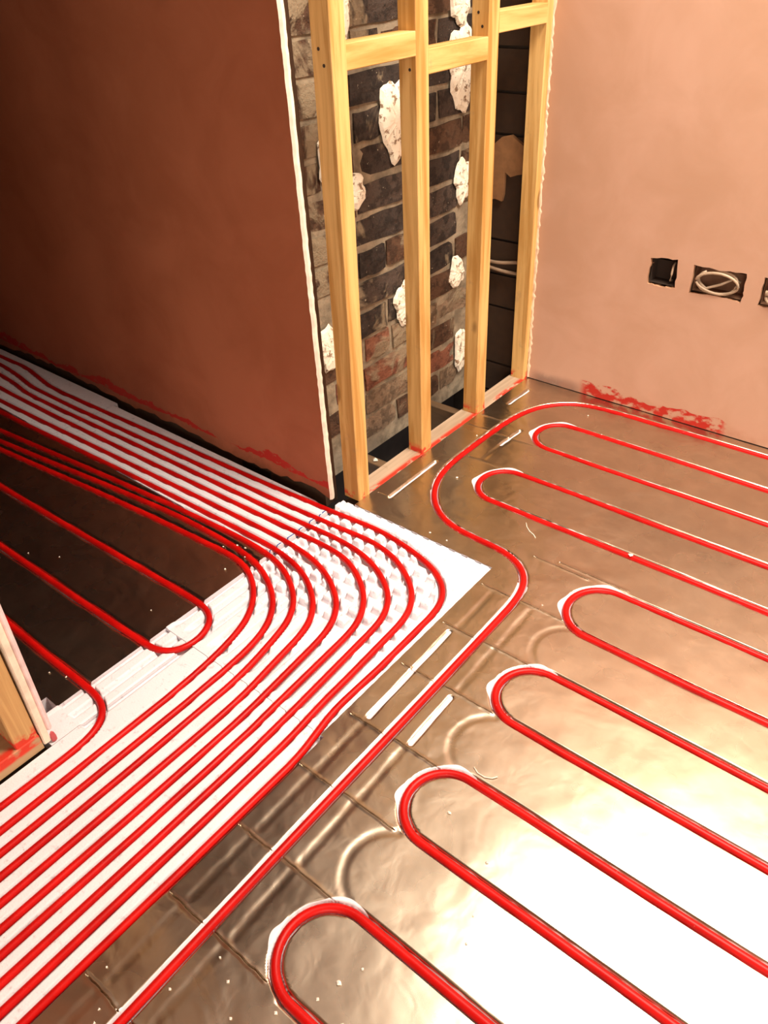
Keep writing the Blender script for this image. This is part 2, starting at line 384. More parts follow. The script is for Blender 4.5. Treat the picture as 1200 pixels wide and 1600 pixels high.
# ------------------------------------------------------------------ walls
def plaster(name, dark, light, paint=None, foot_tone=None):
    m, nt, b = newmat(name); k = N(nt); w = k.world()
    n1 = k.noise(w, 1.6, 4, .55, .6); n2 = k.noise(w, 6, 4, .6, .8)
    fac = k.math('ADD', k.math('MULTIPLY', n1, .65), k.math('MULTIPLY', n2, .35))
    col = k.mix(k.ramp(fac, .33, .66), dark, light)
    if foot_tone: col = foot_tone(k, w, col)
    if paint: col = k.mix(paint(k, w), col, (.46, .022, .012))
    k.l(col, b.inputs['Base Color']); b.inputs['Roughness'].default_value = .62
    b.inputs['Specular IOR Level'].default_value = .35
    k.bump(k.noise(w, 5, 5, .5, .5), .25, .004, b)
    return m
def rng_mask(k, v, a, b, soft=.01):
    return k.math('MULTIPLY', k.ramp(v, a-soft, a+soft), k.ramp(v, b+soft, b-soft))
def paint_right(k, w):
    x, y, z = k.xyz(w); n = k.noise(k.world((1, 1, 1.6)), 20, 4, .6); top = k.math('ADD', .012, k.math('MULTIPLY', k.noise(w, 9, 2), .062))
    band = k.math('LESS_THAN', z, top)
    return k.math('MULTIPLY', k.math('MULTIPLY', band, rng_mask(k, x, -.955, -.50, .015)), k.ramp(n, .43, .55))
def foot_tone_right(k, w, col):  # darker, patchy tone towards the floor, strongest near the stud end
    x, y, z = k.xyz(w)
    n = k.noise(w, 14, 4, .6)
    a = k.math('MULTIPLY', rng_mask(k, x, -1.135, -.97, .03), k.ramp(z, .045, .005))
    col = k.mix(k.math('MULTIPLY', a, k.ramp(n, .30, .55)), col, (.20, .14, .12))
    b2 = k.math('MULTIPLY', k.ramp(z, .05, .0), k.ramp(n, .4, .65))
    return k.mix(k.math('MULTIPLY', b2, .6), col, (.42, .20, .13))
def paint_left(k, w):
    x, y, z = k.xyz(w); n = k.noise(k.world((1.0, 1, 2)), 30, 5, .7, .6)
    lo = k.math('ADD', .014, k.math('MULTIPLY', k.noise(k.world((1, .01, .01)), 5, 5, .65), .050))
    th = k.math('MULTIPLY', k.ramp(k.noise(k.world((1, .01, .01)), 3.3, 3, .6), .36, .66), .040)
    d = k.math('SUBTRACT', z, k.math('ADD', lo, k.math('MULTIPLY', k.math('SUBTRACT', n, .5), .03)))
    band = k.math('MULTIPLY', k.math('GREATER_THAN', d, 0.0), k.math('LESS_THAN', d, th))
    return k.math('MULTIPLY', band, k.ramp(n, .33, .45))
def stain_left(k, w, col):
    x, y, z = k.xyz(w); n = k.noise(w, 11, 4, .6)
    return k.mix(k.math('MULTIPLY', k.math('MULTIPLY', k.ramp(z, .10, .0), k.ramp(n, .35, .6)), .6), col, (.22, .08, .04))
M_PR = plaster('pink_plaster_dry', (.47, .275, .182), (.555, .34, .248), paint_right, foot_tone_right)
M_PL = plaster('brown_plaster_shaded', (.36, .110, .048), (.45, .15, .072), paint_left, stain_left)  # left plaster darkened and reddened in colour to mimic the dim room
M_EDGE = plain('gypsum_edge', (.74, .56, .40), .8)
M_CEIL = plain('ceiling_board', (.40, .24, .15), .8)

# right wall with three cut-outs for socket boxes
HOLES = [[(-.797,.471),(-.721,.478),(-.718,.400),(-.760,.393),(-.798,.400)],
         [(-.678,.475),(-.610,.471),(-.538,.473),(-.535,.430),(-.537,.395),(-.600,.402),(-.675,.397)],
         [(-.493,.475),(-.420,.474),(-.352,.473),(-.350,.400),(-.420,.397),(-.494,.398)]]
def wall_right():
    import bmesh
    y = 2.105; bm = bmesh.new()
    outer = [(-1.158, 0.0), (3.2, 0.0), (3.2, 2.4), (-1.168, 2.4)]
    # ragged left edge
    zs = np.linspace(2.4, 0, 60)[1:-1]
    lead = [(-1.158-.004*z+random.uniform(-.0035, .0035), z) for z in zs]
    loops = [[(-1.158, 0.002)]+[(3.2, 0.002), (3.2, 2.4), (-1.168, 2.4)]+lead]
    for hp in HOLES:
        L = []
        for a, b in zip(hp, hp[1:]+hp[:1]):
            for t in np.linspace(0, 1, 5, endpoint=False):
                L.append((a[0]+(b[0]-a[0])*t+random.uniform(-.0022, .0022), a[1]+(b[1]-a[1])*t+random.uniform(-.0022, .0022)))
        loops.append(L)
    edges = []
    rims = []
    for L in loops:
        vs = [bm.verts.new((p[0], y, p[1])) for p in L]; rims.append(vs)
        for i in range(len(vs)): edges.append(bm.edges.new((vs[i], vs[(i+1) % len(vs)])))
    bmesh.ops.triangle_fill(bm, edges=edges, use_beauty=True, use_dissolve=False)
    bmesh.ops.recalc_face_normals(bm, faces=bm.faces)
    nrm = sum(f.normal.y for f in bm.faces)
    if nrm > 0: bmesh.ops.reverse_faces(bm, faces=bm.faces)
    me = bpy.data.meshes.new('wall_right'); bm.to_mesh(me); bm.free(); me.materials.append(M_PR)
    o = struct(link(bpy.data.objects.new('wall_right', me)))
    # plaster thickness round the cut-outs and the masonry behind
    for L in loops[1:]:
        n = len(L); v = [(p[0], y, p[1]) for p in L]+[(p[0]*1.0+random.uniform(-.003, .003), y+.016, p[1]+random.uniform(-.003, .003)) for p in L]
        mesh('cutout_edge', v, [(i, (i+1) % n, n+(i+1) % n, n+i) for i in range(n)], M_EDGE2, o)
    # rough edge of the board where it meets the stud frame
    L = [(-1.158, 0.002)]+[p for p in lead[::-1]]+[(-1.168, 2.4)]
    n = len(L); v = [(p[0]-.0005, y-.001, p[1]) for p in L]+[(p[0]+random.uniform(-.006, .001)-.004, y+.006, p[1]) for p in L]+[(p[0]-.006, y+.022, p[1]) for p in L]
    fixn(mesh('board_edge', v, [(i, i+1, n+i+1, n+i) for i in range(n-1)]+[(n+i, n+i+1, 2*n+i+1, 2*n+i) for i in range(n-1)], M_EDGE, o))
    return o
M_EDGE2 = plain('broken_plaster', (.42, .22, .12), .9)
wr = wall_right()
zs = np.linspace(.004, 2.398, 240); e = []
for i, zz in enumerate(zs):
    j = random.uniform(-.0012, .0012); wd = .0085+random.uniform(-.003, .004); x0 = -1.1585-.004*zz*1.0+j
    e += [(x0-.002, 2.1075, zz), (x0, 2.1020+random.uniform(0, .0015), zz), (x0+wd*.6, 2.1018+random.uniform(0, .0018), zz), (x0+wd, 2.1052, zz)]
fixn(mesh('plaster_bead', e, [(4*i+a, 4*i+a+1, 4*i+a+5, 4*i+a+4) for i in range(len(zs)-1) for a in range(3)], M_EDGE, wr))
M_BOXD = plain('galvanised_back_box', (.20, .10, .055), .6, .2)
for i, (x0, x1) in enumerate(((-.795, -.722), (-.672, -.540), (-.490, -.355))):
    v = []; 
    for (yy, e) in ((2.112, 0), (2.150, .002)):
        v += [(x0+e, yy, .402+e), (x1-e, yy, .402+e), (x1-e, yy, .469-e), (x0+e, yy, .469-e)]
    mesh('back_box', v, [(0,1,5,4), (1,2,6,5), (2,3,7,6), (3,0,4,7), (4,5,6,7)], M_BOXD if i else plain('dark_hole', (.03, .015, .008), .9), wr)
struct(box('wall_right_masonry', -1.157, 3.2, 2.152, 2.30, -.1, 2.4, plain('masonry', (.16, .10, .07), .9)))

# left wall: plasterboard with a ragged foot, ends at the doorway with a pale edge
def wall_left():
    y = 1.183; xs = np.linspace(-4.2, -1.222, 110)
    foot = [(x, .010+.006*math.sin(x*9)+random.uniform(-.005, .007)+(.014 if x < -2.2 else 0)) for x in xs]
    foot[-1] = (-1.222, .004)
    v = [(x, y, z) for x, z in foot]+[(x-.012*0, y, 2.4) for x in xs]
    n = len(xs); f = [(i, i+1, n+i+1, n+i) for i in range(n-1)]
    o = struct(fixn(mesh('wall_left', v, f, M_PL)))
    # underside / back
    b = [(x, y, z) for x, z in foot]+[(x, y+.014, z) for x, z in foot]
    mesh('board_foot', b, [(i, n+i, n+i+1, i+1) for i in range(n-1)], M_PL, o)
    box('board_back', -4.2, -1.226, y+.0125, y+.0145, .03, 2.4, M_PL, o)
    zs = np.linspace(.004, 2.4, 180); m = len(zs)
    e = []
    for z in zs: 
        j = random.uniform(-.0006, .0006); e += [(-1.222+j, y-.0012+j*.6, z), (-1.217+j, y+.004, z), (-1.218+j, y+.0125+j, z), (-1.225, y+.0155, z)]
    ff = [(4*i+a, 4*i+a+1, 4*i+a+5, 4*i+a+4) for i in range(m-1) for a in range(3)]
    fixn(mesh('board_edge', e, ff, M_EDGE_L, o))
    return o
M_EDGE_L = plain('skimmed_bead', (.88, .76, .62), .75)
wl_o = wall_left()
# timber and shadow gap behind the foot of the left wall
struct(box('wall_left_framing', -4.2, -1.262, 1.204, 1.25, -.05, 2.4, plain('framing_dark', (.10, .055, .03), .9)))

# ---- brick wall behind the studs
def mat_brick(name, a, b_, smear):
    m, nt, b = newmat(name); k = N(nt); w = k.world()
    oi = k.n('ShaderNodeObjectInfo'); rnd = oi.outputs['Random']
    n1 = k.noise(w, 26, 5, .65); n2 = k.noise(w, 7, 4, .6, .8); n3 = k.noise(w, 70, 4, .7)
    col = k.mix(k.math('ADD', k.math('MULTIPLY', rnd, .7), k.math('MULTIPLY', n1, .3)), a, b_)
    col = k.mix(k.math('MULTIPLY', k.ramp(n1, .46, .58), .65), col, tuple(c*.38 for c in a))
    x, y, z = k.xyz(w)
    left = k.math('ADD', k.math('MULTIPLY', k.math('MULTIPLY', k.ramp(y, 1.52, 1.42), k.ramp(z, .30, .45)), .12), smear)
    sm = k.ramp(k.math('ADD', n2, left), .60, .70)
    col = k.mix(k.math('MULTIPLY', sm, .9), col, (.25, .19, .12))
    fl = k.ramp(n3, .665, .72)
    col = k.mix(k.math('MULTIPLY', fl, .7), col, (.66, .55, .40))
    k.l(col, b.inputs['Base Color']); b.inputs['Roughness'].default_value = .85; b.inputs['Specular IOR Level'].default_value = .3
    k.bump(k.math('ADD', k.math('ADD', n1, k.math('MULTIPLY', sm, .25)), k.math('MULTIPLY', n3, .4)), 1.0, .010, b)
    return m
B_DARK = mat_brick('brick_dark', (.026, .018, .015), (.085, .058, .044), .05)
B_BROWN = mat_brick('brick_brown', (.065, .030, .016), (.12, .064, .036), .05)
B_RED = mat_brick('brick_red', (.20, .066, .036), (.25, .11, .065), .03)
B_TAN = mat_brick('brick_tan', (.19, .125, .075), (.25, .17, .11), .06)
def mat_mortar():
    m, nt, b = newmat('lime_mortar'); k = N(nt); w = k.world()
    n1 = k.noise(w, 20, 5, .65); n2 = k.noise(w, 5, 3)
    col = k.mix(k.ramp(n1, .3, .7), (.15, .115, .075), (.34, .265, .175)); col = k.mix(k.ramp(n2, .5, .7), col, (.25, .2, .14))
    k.l(col, b.inputs['Base Color']); b.inputs['Roughness'].default_value = .95; k.bump(n1, .9, .008, b); return m
M_MORT = mat_mortar()
XB = -1.355
wall_back = struct(box('wall_back', -1.48, XB-.004, 1.262, 2.13, -.062, 2.4, M_MORT))
def brick_mesh(w, hgt, seed):
    r = np.random.default_rng(seed); nx, nz = 5, 3; v = []; f = []
    for j in range(nz):
        for i in range(nx):
            e = (i in (0, nx-1)) or (j in (0, nz-1))
            v.append((-.0035*e+r.uniform(-.0022, .0022)+.0, -w/2+w*i/(nx-1)+r.uniform(-.0035, .0035)*(1 if e else .5), -hgt/2+hgt*j/(nz-1)+r.uniform(-.003, .003)))
    for j in range(nz-1):
        for i in range(nx-1): a = j*nx+i; f.append((a, a+1, a+nx+1, a+nx))
    per = [0, 1, 2, 3, 4, 9, 14, 13, 12, 11, 10, 5]; n0 = len(v)
    for p in per: v.append((-.035, v[p][1], v[p][2]))
    for i in range(12): f.append((per[i], n0+i, n0+(i+1) % 12, per[(i+1) % 12]))
    me = bpy.data.meshes.new('brick'); me.from_pydata(v, [], f)
    return me
COURSE = .0825
SM = {(k, i, mt): None for k in 'sh' for i in range(4) for mt in range(4)}
MATS = [B_DARK, B_BROWN, B_RED, B_TAN]
for (k, i, mt) in SM:
    me = brick_mesh(.218 if k == 's' else .104, .0665, 31*i+(5 if k == 's' else 9)); me.materials.append(MATS[mt]); SM[(k, i, mt)] = me
z = .314-COURSE*3.5; c = 0
while z < 2.38:
    y = 1.275+(.0 if c % 2 else -.11)+random.uniform(-.02, .02)
    while y < 2.12:
        kd = 'h' if random.random() < .33 else 's'; wd = .218 if kd == 's' else .104
        cy = y+wd/2
        if cy-wd/2 > 1.262 and cy+wd/2 < 2.135:
            p = random.random()
            if z < .12: mt = 0 if p < .3 else (2 if p < .62 else (3 if p < .82 else 1))
            elif z < .33: mt = 2 if p < .45 else (3 if p < .7 else 1)
            elif cy < 1.5: mt = 3 if p < .35 else (1 if p < .7 else 0)
            else: mt = 0 if p < .72 else (1 if p < .93 else 3)
            b = bpy.data.objects.new('brick', SM[(kd, random.randrange(4), mt)])
            b.location = (XB+.003+random.uniform(-.003, .004), cy, z+random.uniform(-.003, .003))
            b.rotation_euler = (random.uniform(-.02, .02), 0, random.uniform(-.02, .02))
            link(b, wall_back)
        y += wd+.013+random.uniform(-.002, .003)
    z += COURSE; c += 1
# plaster dabs left on the bricks
def mat_dab():
    m, nt, b = newmat('plaster_dab'); k = N(nt); w = k.world(); n1 = k.noise(w, 55, 5, .7); n2 = k.noise(w, 14, 3)
    col = k.mix(k.ramp(n1, .54, .62), (.90, .83, .68), (.26, .17, .10)); col = k.mix(k.math('MULTIPLY', k.ramp(n2, .5, .7), .4), col, (.75, .55, .40))
    k.l(col, b.inputs['Base Color']); b.inputs['Roughness'].default_value = .8; k.bump(n1, .6, .005, b); return m
M_DAB = mat_dab()
for yy, zz, wy, wz in ((1.675,.850,.062,.095), (1.972,.930,.064,.105), (1.985,.637,.046,.062), (1.955,.372,.037,.050), (1.695,.360,.048,.070), (1.985,.10,.036,.075), (1.497,.711,.050,.042), (1.365,.345,.045,.065), (1.958,1.075,.045,.05), (1.43,.80,.05,.055), (1.500,1.10,.02,.075)):
    n = 34; rings = [(1.0, 0.0), (.88, .007), (.55, .011), (.2, .011)]; v = []; f = []
    p1, p2, p3 = (random.uniform(0, 6.28) for _ in range(3))
    jag = [1+.10*math.sin(3*2*math.pi*i/n+p1)+.07*math.sin(5*2*math.pi*i/n+p2)+.05*math.sin(9*2*math.pi*i/n+p3)+random.uniform(-.03, .03) for i in range(n)]
    for rr, hh in rings:
        for i in range(n):
            t = 2*math.pi*i/n; j = jag[i] if rr > .5 else 1
            v.append((XB+.004+hh+random.uniform(-.0015, .0015)*(hh > 0), yy+wy*rr*j*math.cos(t), zz+wz*rr*j*math.sin(t)))
    for q in range(len(rings)-1):
        for i in range(n): a, b = q*n+i, q*n+(i+1) % n; f.append((a, b, b+n, a+n))
    f.append(tuple(range(3*n, 4*n)))
    fixn(mesh('plaster_dab', v, f, M_DAB, wall_back))
# blockwork return in line with the right wall; its shadow is painted into the colour
M_BLOCK = plain('shaded_blockwork', (.034, .015, .005), .95)
wall_side = struct(box('wall_side', -1.60, -1.158, 2.134, 2.28, -.45, 2.4, plain('shaded_joint', (.028, .016, .009), .95)))
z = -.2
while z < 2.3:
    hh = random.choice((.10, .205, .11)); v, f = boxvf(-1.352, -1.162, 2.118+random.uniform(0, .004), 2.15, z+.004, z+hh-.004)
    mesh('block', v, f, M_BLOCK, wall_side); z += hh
# plaster patch left on it
pv = [(-1.345,.70),(-1.325,.715),(-1.30,.735),(-1.27,.742),(-1.235,.722),(-1.20,.700),(-1.20,.645),(-1.24,.637),(-1.265,.628),(-1.285,.640),(-1.287,.575),(-1.292,.555),(-1.315,.560),(-1.345,.553)]
n = len(pv); v = [(x, 2.108, z) for x, z in pv]+[(x, 2.122, z) for x, z in pv]
fixn(mesh('plaster_patch', v, [tuple(range(n))]+[(i, (i+1) % n, n+(i+1) % n, n+i) for i in range(n)], plain('old_plaster', (.24, .115, .045), .9), wall_side))

# ------------------------------------------------------------------ the rest of the shell (outside the picture): ceiling with rooflight, walls with glazed doors, partition pieces added to block light
M_SHELL = plain('pink_plaster_shell', (.46, .26, .17), .8)
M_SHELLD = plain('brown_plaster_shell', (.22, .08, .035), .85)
def slab_with_hole(name, X0, X1, Y0, Y1, hole, z0, z1, mat):
    hx0, hx1, hy0, hy1 = hole; v = []; f = []
    for (a, b, c, d) in ((X0, hx0, Y0, Y1), (hx1, X1, Y0, Y1), (hx0, hx1, Y0, hy0), (hx0, hx1, hy1, Y1)):
        bv, bf = boxvf(a, b, c, d, z0, z1); n = len(v); v += bv; f += [tuple(i+n for i in q) for q in bf]
    return mesh(name, v, f, mat)
struct(slab_with_hole('ceiling', -1.48, 3.25, -2.55, 2.30, ROOF, 2.40, 2.77, M_CEIL))
struct(box('ceiling_next_room', -4.25, -1.48, -1.55, 1.25, 2.40, 2.50, M_SHELLD))
struct(box('wall_east', 3.2, 3.3, -2.5, 2.3, -.1, 2.4, M_SHELL))
struct(box('wall_front', -1.2, PATIO[0], -2.6, -2.5, -.1, 2.4, M_SHELL))
struct(box('wall_front_jamb', PATIO[1], 3.3, -2.6, -2.5, -.1, 2.4, M_SHELL))
struct(box('wall_front_top', PATIO[0], PATIO[1], -2.6, -2.5, PATIO[3], 2.4, M_SHELL))
struct(box('wall_front_foot', PATIO[0], PATIO[1], -2.6, -2.5, -.1, PATIO[2], M_SHELL))
struct(box('wall_added_header', -1.235, -1.16, .09, 1.22, 2.05, 2.4, M_SHELLD))  # unseen header added over the doorway to block the rooflight
struct(box('wall_next_room_end', -4.3, -4.2, -1.5, 1.25, -.1, 2.4, M_SHELLD))
struct(box('wall_next_room_side', -4.3, -1.24, -1.6, -1.5, -.1, 2.4, M_SHELLD))
struct(box('wall_added_screen', -1.235, -1.222, -2.5, .09, .04, 2.4, M_SHELLD))  # unseen closed wall added to keep the next room dark

# ------------------------------------------------------------------ timber stud frame
def paint_plate(k, w):
    x, y, z = k.xyz(w); n = k.noise(k.world((1, .35, 1)), 34, 4, .65)
    edge = k.ramp(x, -1.178, -1.166)
    t = k.noise(k.world((0.01, 1, .01)), 9, 2)
    return k.math('MULTIPLY', edge, k.ramp(k.math('ADD', n, k.math('MULTIPLY', t, .6)), .72, .80))
def paint_foot(k, w):
    x, y, z = k.xyz(w); n = k.noise(w, 42, 3)
    return k.math('MULTIPLY', k.ramp(z, .035, .008), k.ramp(n, .50, .62))
W_STUD = wood('pine_stud', 2, (.45, .225, .050), (.72, .46, .17), paint_foot)
W_NOG = wood('pine_noggin', 1, (.48, .25, .058), (.74, .48, .18))
W_PLATE = wood('pine_sole_plate', 1, (.38, .27, .175), (.54, .40, .28), paint_plate)
W_JOIST = wood('old_joist', 0, (.09, .052, .026), (.16, .095, .048))
fr = thing('stud_frame', (-1.18, 1.66, 0), 'open pine stud frame with noggins standing before the old brick wall', 'timber frame')
XF, XK = -1.160, -1.209
studs = [((1.226, 1.272), (1.250, 1.294)), ((1.514, 1.560), (1.519, 1.565)), ((1.796, 1.846), (1.802, 1.848)), ((2.082, 2.118), (2.076, 2.118))]
for i, (b, t) in enumerate(studs):
    # the stud leans slightly: bottom and top offsets (top measured at 1.13 m, carried on to the head plate)
    k_ = 2.353/1.13; t2 = tuple(b[j]+(t[j]-b[j])*k_ for j in (0, 1)); bv = .0016
    v = []
    for zz, (a, c) in ((.0, b), (2.353, t2)):
        xf, xk = XF+(.003 if i == 0 else 0), XK
        v += [(xf-bv, a, zz), (xf, a+bv, zz), (xf, c-bv, zz), (xf-bv, c, zz), (xk+bv, c, zz), (xk, c-bv, zz), (xk, a+bv, zz), (xk+bv, a, zz)]
    o = mesh('stud', v, [(j, (j+1) % 8, 8+(j+1) % 8, 8+j) for j in range(8)]+[tuple(range(8)), tuple(range(8, 16))], W_STUD, fr); fixn(o)
    # screw heads where the noggins are fixed
    if i < 3:
        for q in range(2):
            zz = (1.03, .99, 1.045)[i]+(.022 if q else -.006); yy = b[0]+(t[0]-b[0])*zz/1.13; xx = -1.178-.012*q
            n = 8; v = [(xx+.0035*math.cos(2*math.pi*j/n), yy-.0006, zz+.0035*math.sin(2*math.pi*j/n)) for j in range(n)]+[(xx+.0035*math.cos(2*math.pi*j/n), yy+.002, zz+.0035*math.sin(2*math.pi*j/n)) for j in range(n)]
            sc = fixn(mesh('screw_head', v, [tuple(range(n))]+[(j, (j+1) % n, n+(j+1) % n, n+j) for j in range(n)], plain('black_screw', (.03, .02, .015), .5) if 'black_screw' not in bpy.data.materials else bpy.data.materials['black_screw'], None))
            sc.parent = o; sc.location = -Vector(fr.location)
for (ya, yb, za, zb) in ((1.293, 1.519, 1.010, 1.057), (1.5645, 1.804, .970, 1.019), (1.8485, 2.079, 1.021, 1.066)):
    box('noggin', XK+.001, XF-.001, ya, yb, za, zb, W_NOG, fr, .0016)
box('sole_plate', -1.218, -1.158, 1.272, 2.112, -.047, .0, W_PLATE, fr, .0015)
box('head_plate', XK, XF, 1.22, 2.112, 2.354, 2.399, W_NOG, fr, .0015)
for (y0, y1, lab) in ((1.405, 1.437, 'short dark joist across the floor gap, nearer the white boards'), (1.782, 1.812, 'short dark joist across the floor gap, behind the third stud')):
    tag(box('floor_joist', -1.35, -1.2185, y0, y1, -.11, -.012, W_JOIST, None, .002, base=(-1.285, (y0+y1)/2, -.11)), lab, 'joist')

# ------------------------------------------------------------------ end of the partition at the left edge
def paint_stub(k, w):
    x, y, z = k.xyz(w); n = k.noise(w, 38, 3, .6)
    a = k.math('MULTIPLY', k.ramp(z, .075, .05), k.ramp(n, .40, .52))
    return a
W_STUB = wood('weathered_pine', 2, (.44, .25, .09), (.64, .42, .17), paint_stub)
W_STUBP = wood('weathered_plate', 1, (.30, .19, .09), (.46, .31, .16), lambda k, w: k.math('MULTIPLY', k.math('MULTIPLY', k.ramp(k.xyz(w)[2], .016, .024), k.ramp(k.xyz(w)[0], -1.15, -1.135)), k.ramp(k.noise(w, 25, 3), .35, .5)))
st = thing('partition_end', (-1.15, .22, 0), 'cut end of a stud partition at the left edge, with bare stud and board', 'partition')
def slant(name, y0, y1, lean, z0, x0, x1, mat, bev=.002):
    v = []
    for zz in (z0, 2.39):
        o = lean*min(zz, 2.39)
        v += [(x0, y0+o, zz), (x1-bev, y0+o, zz), (x1, y0+bev+o, zz), (x1, y1-bev+o, zz), (x1-bev, y1+o, zz), (x0, y1+o, zz)]
    return fixn(mesh(name, v, [(j, (j+1) % 6, 6+(j+1) % 6, 6+j) for j in range(6)]+[tuple(range(6)), tuple(range(6, 12))], mat, st))
slant('stud', .214, .258, .02, .040, -1.20, -1.126, W_STUB)
slant('plasterboard', .2605, .2745, .032, .010, -1.30, -1.122, plain('board_paper', (.82, .70, .56), .8))
slant('plaster_skim', .2748, .2865, .032, .034, -1.30, -1.124, plain('pale_pink_skim', (.78, .60, .60), .7), .004)
box('sole_plate', -1.20, -1.124, -.60, .259, .0, .040, W_STUBP, st, .002)
v = [(-1.1235+.003*math.cos(t)*r, .281+.0055*math.sin(t)*r, .003+.026*h) for r, h in ((1, 0), (1.1, .4), (.8, .8), (.2, 1)) for t in np.linspace(0, 2*math.pi, 10, endpoint=False)]
o = fixn(mesh('paint_blob', v, [(q*10+i, q*10+(i+1) % 10, q*10+10+(i+1) % 10, q*10+10+i) for q in range(3) for i in range(10)]+[tuple(range(30, 40))], plain('red_pink_paint', (.50, .08, .09), .5), st, True))
# white tub behind the stud
tb = thing('tub', (-1.345, .150, -.045), 'white tub partly hidden behind the bare stud at the left edge', 'tub')
def lathe(name, prof, mat, parent, n=28):
    c = Vector(parent.location); v = []; f = []
    for r, zz in prof:
        for i in range(n): t = 2*math.pi*i/n; v.append((c.x+r*math.cos(t), c.y+r*math.sin(t), c.z+zz))
    for q in range(len(prof)-1):
        for i in range(n): a, b = q*n+i, q*n+(i+1) % n; f.append((a, b, b+n, a+n))
    return fixn(mesh(name, v, f, mat, parent, True))
M_TUB = plain('white_plastic', (.80, .78, .76), .4)
lathe('body', [(.001, .0), (.085, .0), (.098, .165), (.096, .165), (.083, .004), (.001, .004)], M_TUB, tb)
lathe('rim', [(.096, .165), (.104, .165), (.104, .153), (.098, .153)], M_TUB, tb)

# ------------------------------------------------------------------ pipes
def mat_pipe():
    m, nt, b = newmat('red_plastic_pipe'); k = N(nt); w = k.world(); n1 = k.noise(w, 12, 3); n2 = k.noise(w, 120, 3, .7)
    col = k.mix(k.ramp(n1, .35, .65), (.42, .0022, .0016), (.55, .0045, .003)); col = k.mix(k.math('MULTIPLY', k.ramp(n2, .70, .76), .35), col, (.75, .40, .34))
    k.l(col, b.inputs['Base Color']); b.inputs['Roughness'].default_value = .42; b.inputs['Specular IOR Level'].default_value = .22
    return m
M_PIPE = mat_pipe()
def tube(name, pts3, rad, mat, n=14, parent=None, base=None):
    p = np.array(pts3, float); t = np.gradient(p, axis=0); t /= np.linalg.norm(t, axis=1)[:, None]
    up = np.array([0, 0, 1.0]); v = []
    for q, d in zip(p, t):
        s = np.cross(d, up); nn = np.linalg.norm(s); s = s/nn if nn > 1e-4 else np.array([1.0, 0, 0]); u = np.cross(s, d)
        for i in range(n): a = 2*math.pi*i/n; v.append(q+rad*(math.cos(a)*s+math.sin(a)*u))
    f = [(j*n+i, j*n+(i+1) % n, (j+1)*n+(i+1) % n, (j+1)*n+i) for j in range(len(p)-1) for i in range(n)]
    f += [tuple(range(n-1, -1, -1)), tuple(range((len(p)-1)*n, len(p)*n))]
    return fixn(mesh(name, v, f, mat, parent, True, base))
ORD = ['outermost', 'second from the outside', 'third from the outside', 'fourth from the outside', 'fifth from the outside', 'sixth from the outside', 'seventh from the outside', 'eighth from the outside', 'innermost']
LAB = {'P%d' % (i+1): 'red heating pipe bending across the white boards, %s of the nine bends' % ORD[i] for i in range(9)}
LAB['P10'] = 'red heating pipe turning the doorway corner beside the cut partition end'
LAB['U'] = 'red heating pipe making one U-turn on the dark foil of the next room'
LAB['LONG'] = 'long red heating pipe snaking past the stud frame and down beside the white boards'
LAB['L2'] = 'red pipe loop on foil, farthest loop, nearest the pink wall'
LAB['L3'] = 'red pipe loop on foil, second loop from the pink wall'
LAB['L4'] = 'red pipe loop on foil, third loop from the pink wall'
LAB['L5'] = 'red pipe loop on foil, fourth loop from the pink wall'
LAB['L6'] = 'red pipe loop on foil, second loop from the bottom edge'
LAB['L7'] = 'red pipe loop on foil, nearest loop, cut by the bottom edge'
for kx, pth in PATHS.items():
    zoff = np.full(len(pth), PZ)
    if kx[0] == 'P':
        zoff = np.full(len(pth), -.0045)
    b = (float(pth[len(pth)//2][0]), float(pth[len(pth)//2][1]), PZ)
    tag(tube('heating_pipe', np.c_[pth, zoff], PR, M_PIPE, 14, base=b), LAB[kx], 'pipe', 'pipes through the doorway' if kx[0] == 'P' else ('pipe loops on the foil floor' if kx[0] == 'L' and kx != 'LONG' else None))

# ------------------------------------------------------------------ cables
M_CABLE = plain('grey_cable', (.40, .29, .20), .5); M_CABLE2 = plain('dusty_cable', (.30, .20, .13), .6)
def coil(cx, cz, rx, rz, turns, ph, y0):
    P = []
    for t in np.linspace(0, turns*2*math.pi, int(turns*26)):
        k = 1-.10*t/(turns*2*math.pi); P.append((cx+rx*k*math.cos(t+ph)+.003*math.sin(2.3*t), y0+.006*math.sin(t*.7)+.004*t/6.28, cz+rz*k*math.sin(t+ph)+.002*math.cos(1.7*t)))
    return P
tag(tube('coiled_cable', coil(-.607, .437, .056, .030, 2.3, 2.2, 2.100)+[(-.60, 2.118, .43), (-.575, 2.122, .447), (-.556, 2.132, .44)], .0036, M_CABLE, 8, base=(-.607, 2.105, .437)), 'loop of grey cable folded into the wide cut-out of the pink wall', 'cable', 'cables in the socket cut-outs')
tag(tube('coiled_cable', coil(-.432, .430, .050, .029, 1.8, 2.8, 2.102)+[(-.40, 2.13, .44)], .0036, M_CABLE, 8, base=(-.43, 2.105, .43)), 'loop of grey cable in the cut-out at the right edge', 'cable', 'cables in the socket cut-outs')
tag(tube('cable', [(-.739, 2.145, .463), (-.737, 2.118, .455), (-.735, 2.110, .435), (-.738, 2.117, .415), (-.736, 2.14, .408)], .003, M_CABLE, 8, base=(-.737, 2.12, .435)), 'short bend of cable in the small square cut-out', 'cable', 'cables in the socket cut-outs')
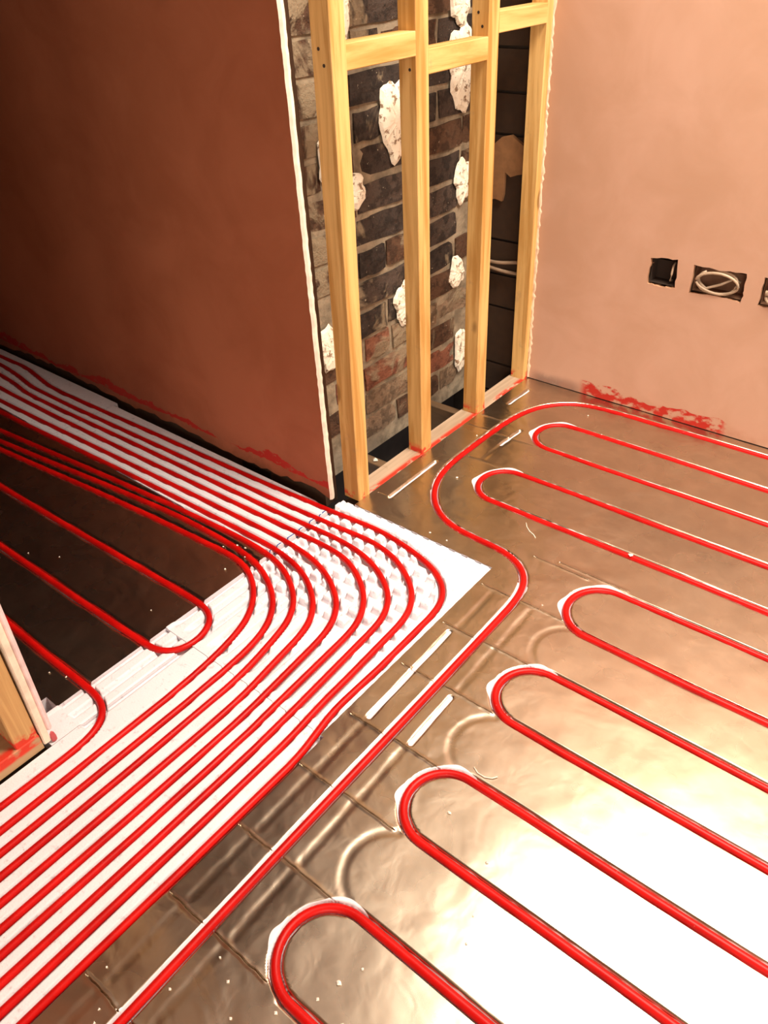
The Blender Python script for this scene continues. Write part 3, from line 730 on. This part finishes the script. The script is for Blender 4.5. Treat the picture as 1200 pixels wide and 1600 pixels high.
for z0, z1, lab in ((.372, .379, 'upper grey cable crossing the dark gap beside the last stud'), (.346, .350, 'lower grey cable crossing the dark gap beside the last stud')):
    P = [(x, 2.104+.003*math.sin(40*x), z0+(z1-z0)*(x+1.35)/.17+.005*math.sin(26*x+z0*70)) for x in np.linspace(-1.352, -1.185, 16)]
    tag(tube('cable', P, .0055, M_CABLE2, 8, base=(-1.27, 2.104, z0)), lab, 'cable', 'cables in the stud gap')

# ------------------------------------------------------------------ crumbs of plaster and foam lying about
M_CR = plain('plaster_crumb', (.85, .78, .68), .8)
def crumb(x, y, z, s, lab, grp):
    r = np.random.default_rng(int(abs(x*9173+y*3331)*10)); v = []
    for (a, b, c) in ((1, 0, 0), (-1, 0, 0), (0, 1, 0), (0, -1, 0), (0, 0, 1), (0, 0, -.35), (.6, .6, .4), (-.6, .5, .4)):
        v.append((x+a*s*r.uniform(.6, 1.2), y+b*s*r.uniform(.5, 1.1), z+c*s*.7*r.uniform(.6, 1.1)+.3*s))
    import bmesh
    bm = bmesh.new(); vs = [bm.verts.new(Vector(p)-Vector((x, y, z))) for p in v]; bmesh.ops.convex_hull(bm, input=vs)
    me = bpy.data.meshes.new('plaster_crumb'); bm.to_mesh(me); bm.free(); me.materials.append(M_CR)
    o = bpy.data.objects.new('plaster_crumb', me); o.location = (x, y, z); link(o); tag(o, lab, 'crumb', grp)
for x, y, s in ((-1.006,1.470,.0045), (-1.086,1.690,.003), (-.92,1.228,.0035), (-.868,1.227,.003), (-.785,1.905,.003), (-.87,1.985,.0028), (-.40,.30,.0045), (-.385,.335,.003), (-.36,.262,.0035), (-.41,.265,.003), (-.345,.245,.003), (-.53,.20,.003), (-.49,.17,.003), (-.565,.215,.0025), (-.59,.14,.003), (-.64,.045,.003), (-.65,.06,.0025), (-.63,.075,.0022), (-.445,.215,.003), (-.69,.10,.0022), (-.56,1.165,.0025), (-.43,.62,.004), (-.30,.50,.0022), (-.285,.46,.0022), (-.33,.585,.003)):
    crumb(x, y, .0006, s, 'small white crumb lying on the silver foil floor', 'crumbs on the foil')
crumb(-.475, 1.436, .004, .007, 'largest white crumb, beside the second red loop from the pink wall', None)
crumb(-1.262, 1.421, -.012, .010, 'white lump resting on the joist behind the sole plate', None)
for x, y, s in ((-1.26,.905,.0035), (-1.285,.90,.004), (-1.31,.875,.003), (-1.235,.88,.0025), (-1.24,.82,.003), (-1.27,.62,.0022), (-1.29,.37,.003), (-1.25,.385,.003), (-1.7,.56,.0025), (-1.62,.60,.0025)):
    crumb(x, y, .0006, s, 'tiny white crumb on the dark foil of the next room', 'crumbs on the dark foil')

# slivers of foam and foil swept off the boards
M_SL = plain('foam_sliver', (.82, .74, .62), .6)
tag(tube('sliver', [(-.447, .722, .0012), (-.435, .716, .0015), (-.420, .716, .0018), (-.408, .722, .0022), (-.402, .730, .003)], .0013, M_SL, 6, base=(-.425, .72, .001)), 'thin pale curled sliver lying right of the loop second from the bottom', 'sliver')
tag(tube('sliver', [(-.745, 1.405, .0010), (-.735, 1.392, .0012), (-.720, 1.380, .0012), (-.705, 1.374, .0012), (-.695, 1.366, .0014)], .0012, M_SL, 6, base=(-.72, 1.38, .001)), 'thin pale sliver on the foil in front of the second loop', 'sliver')
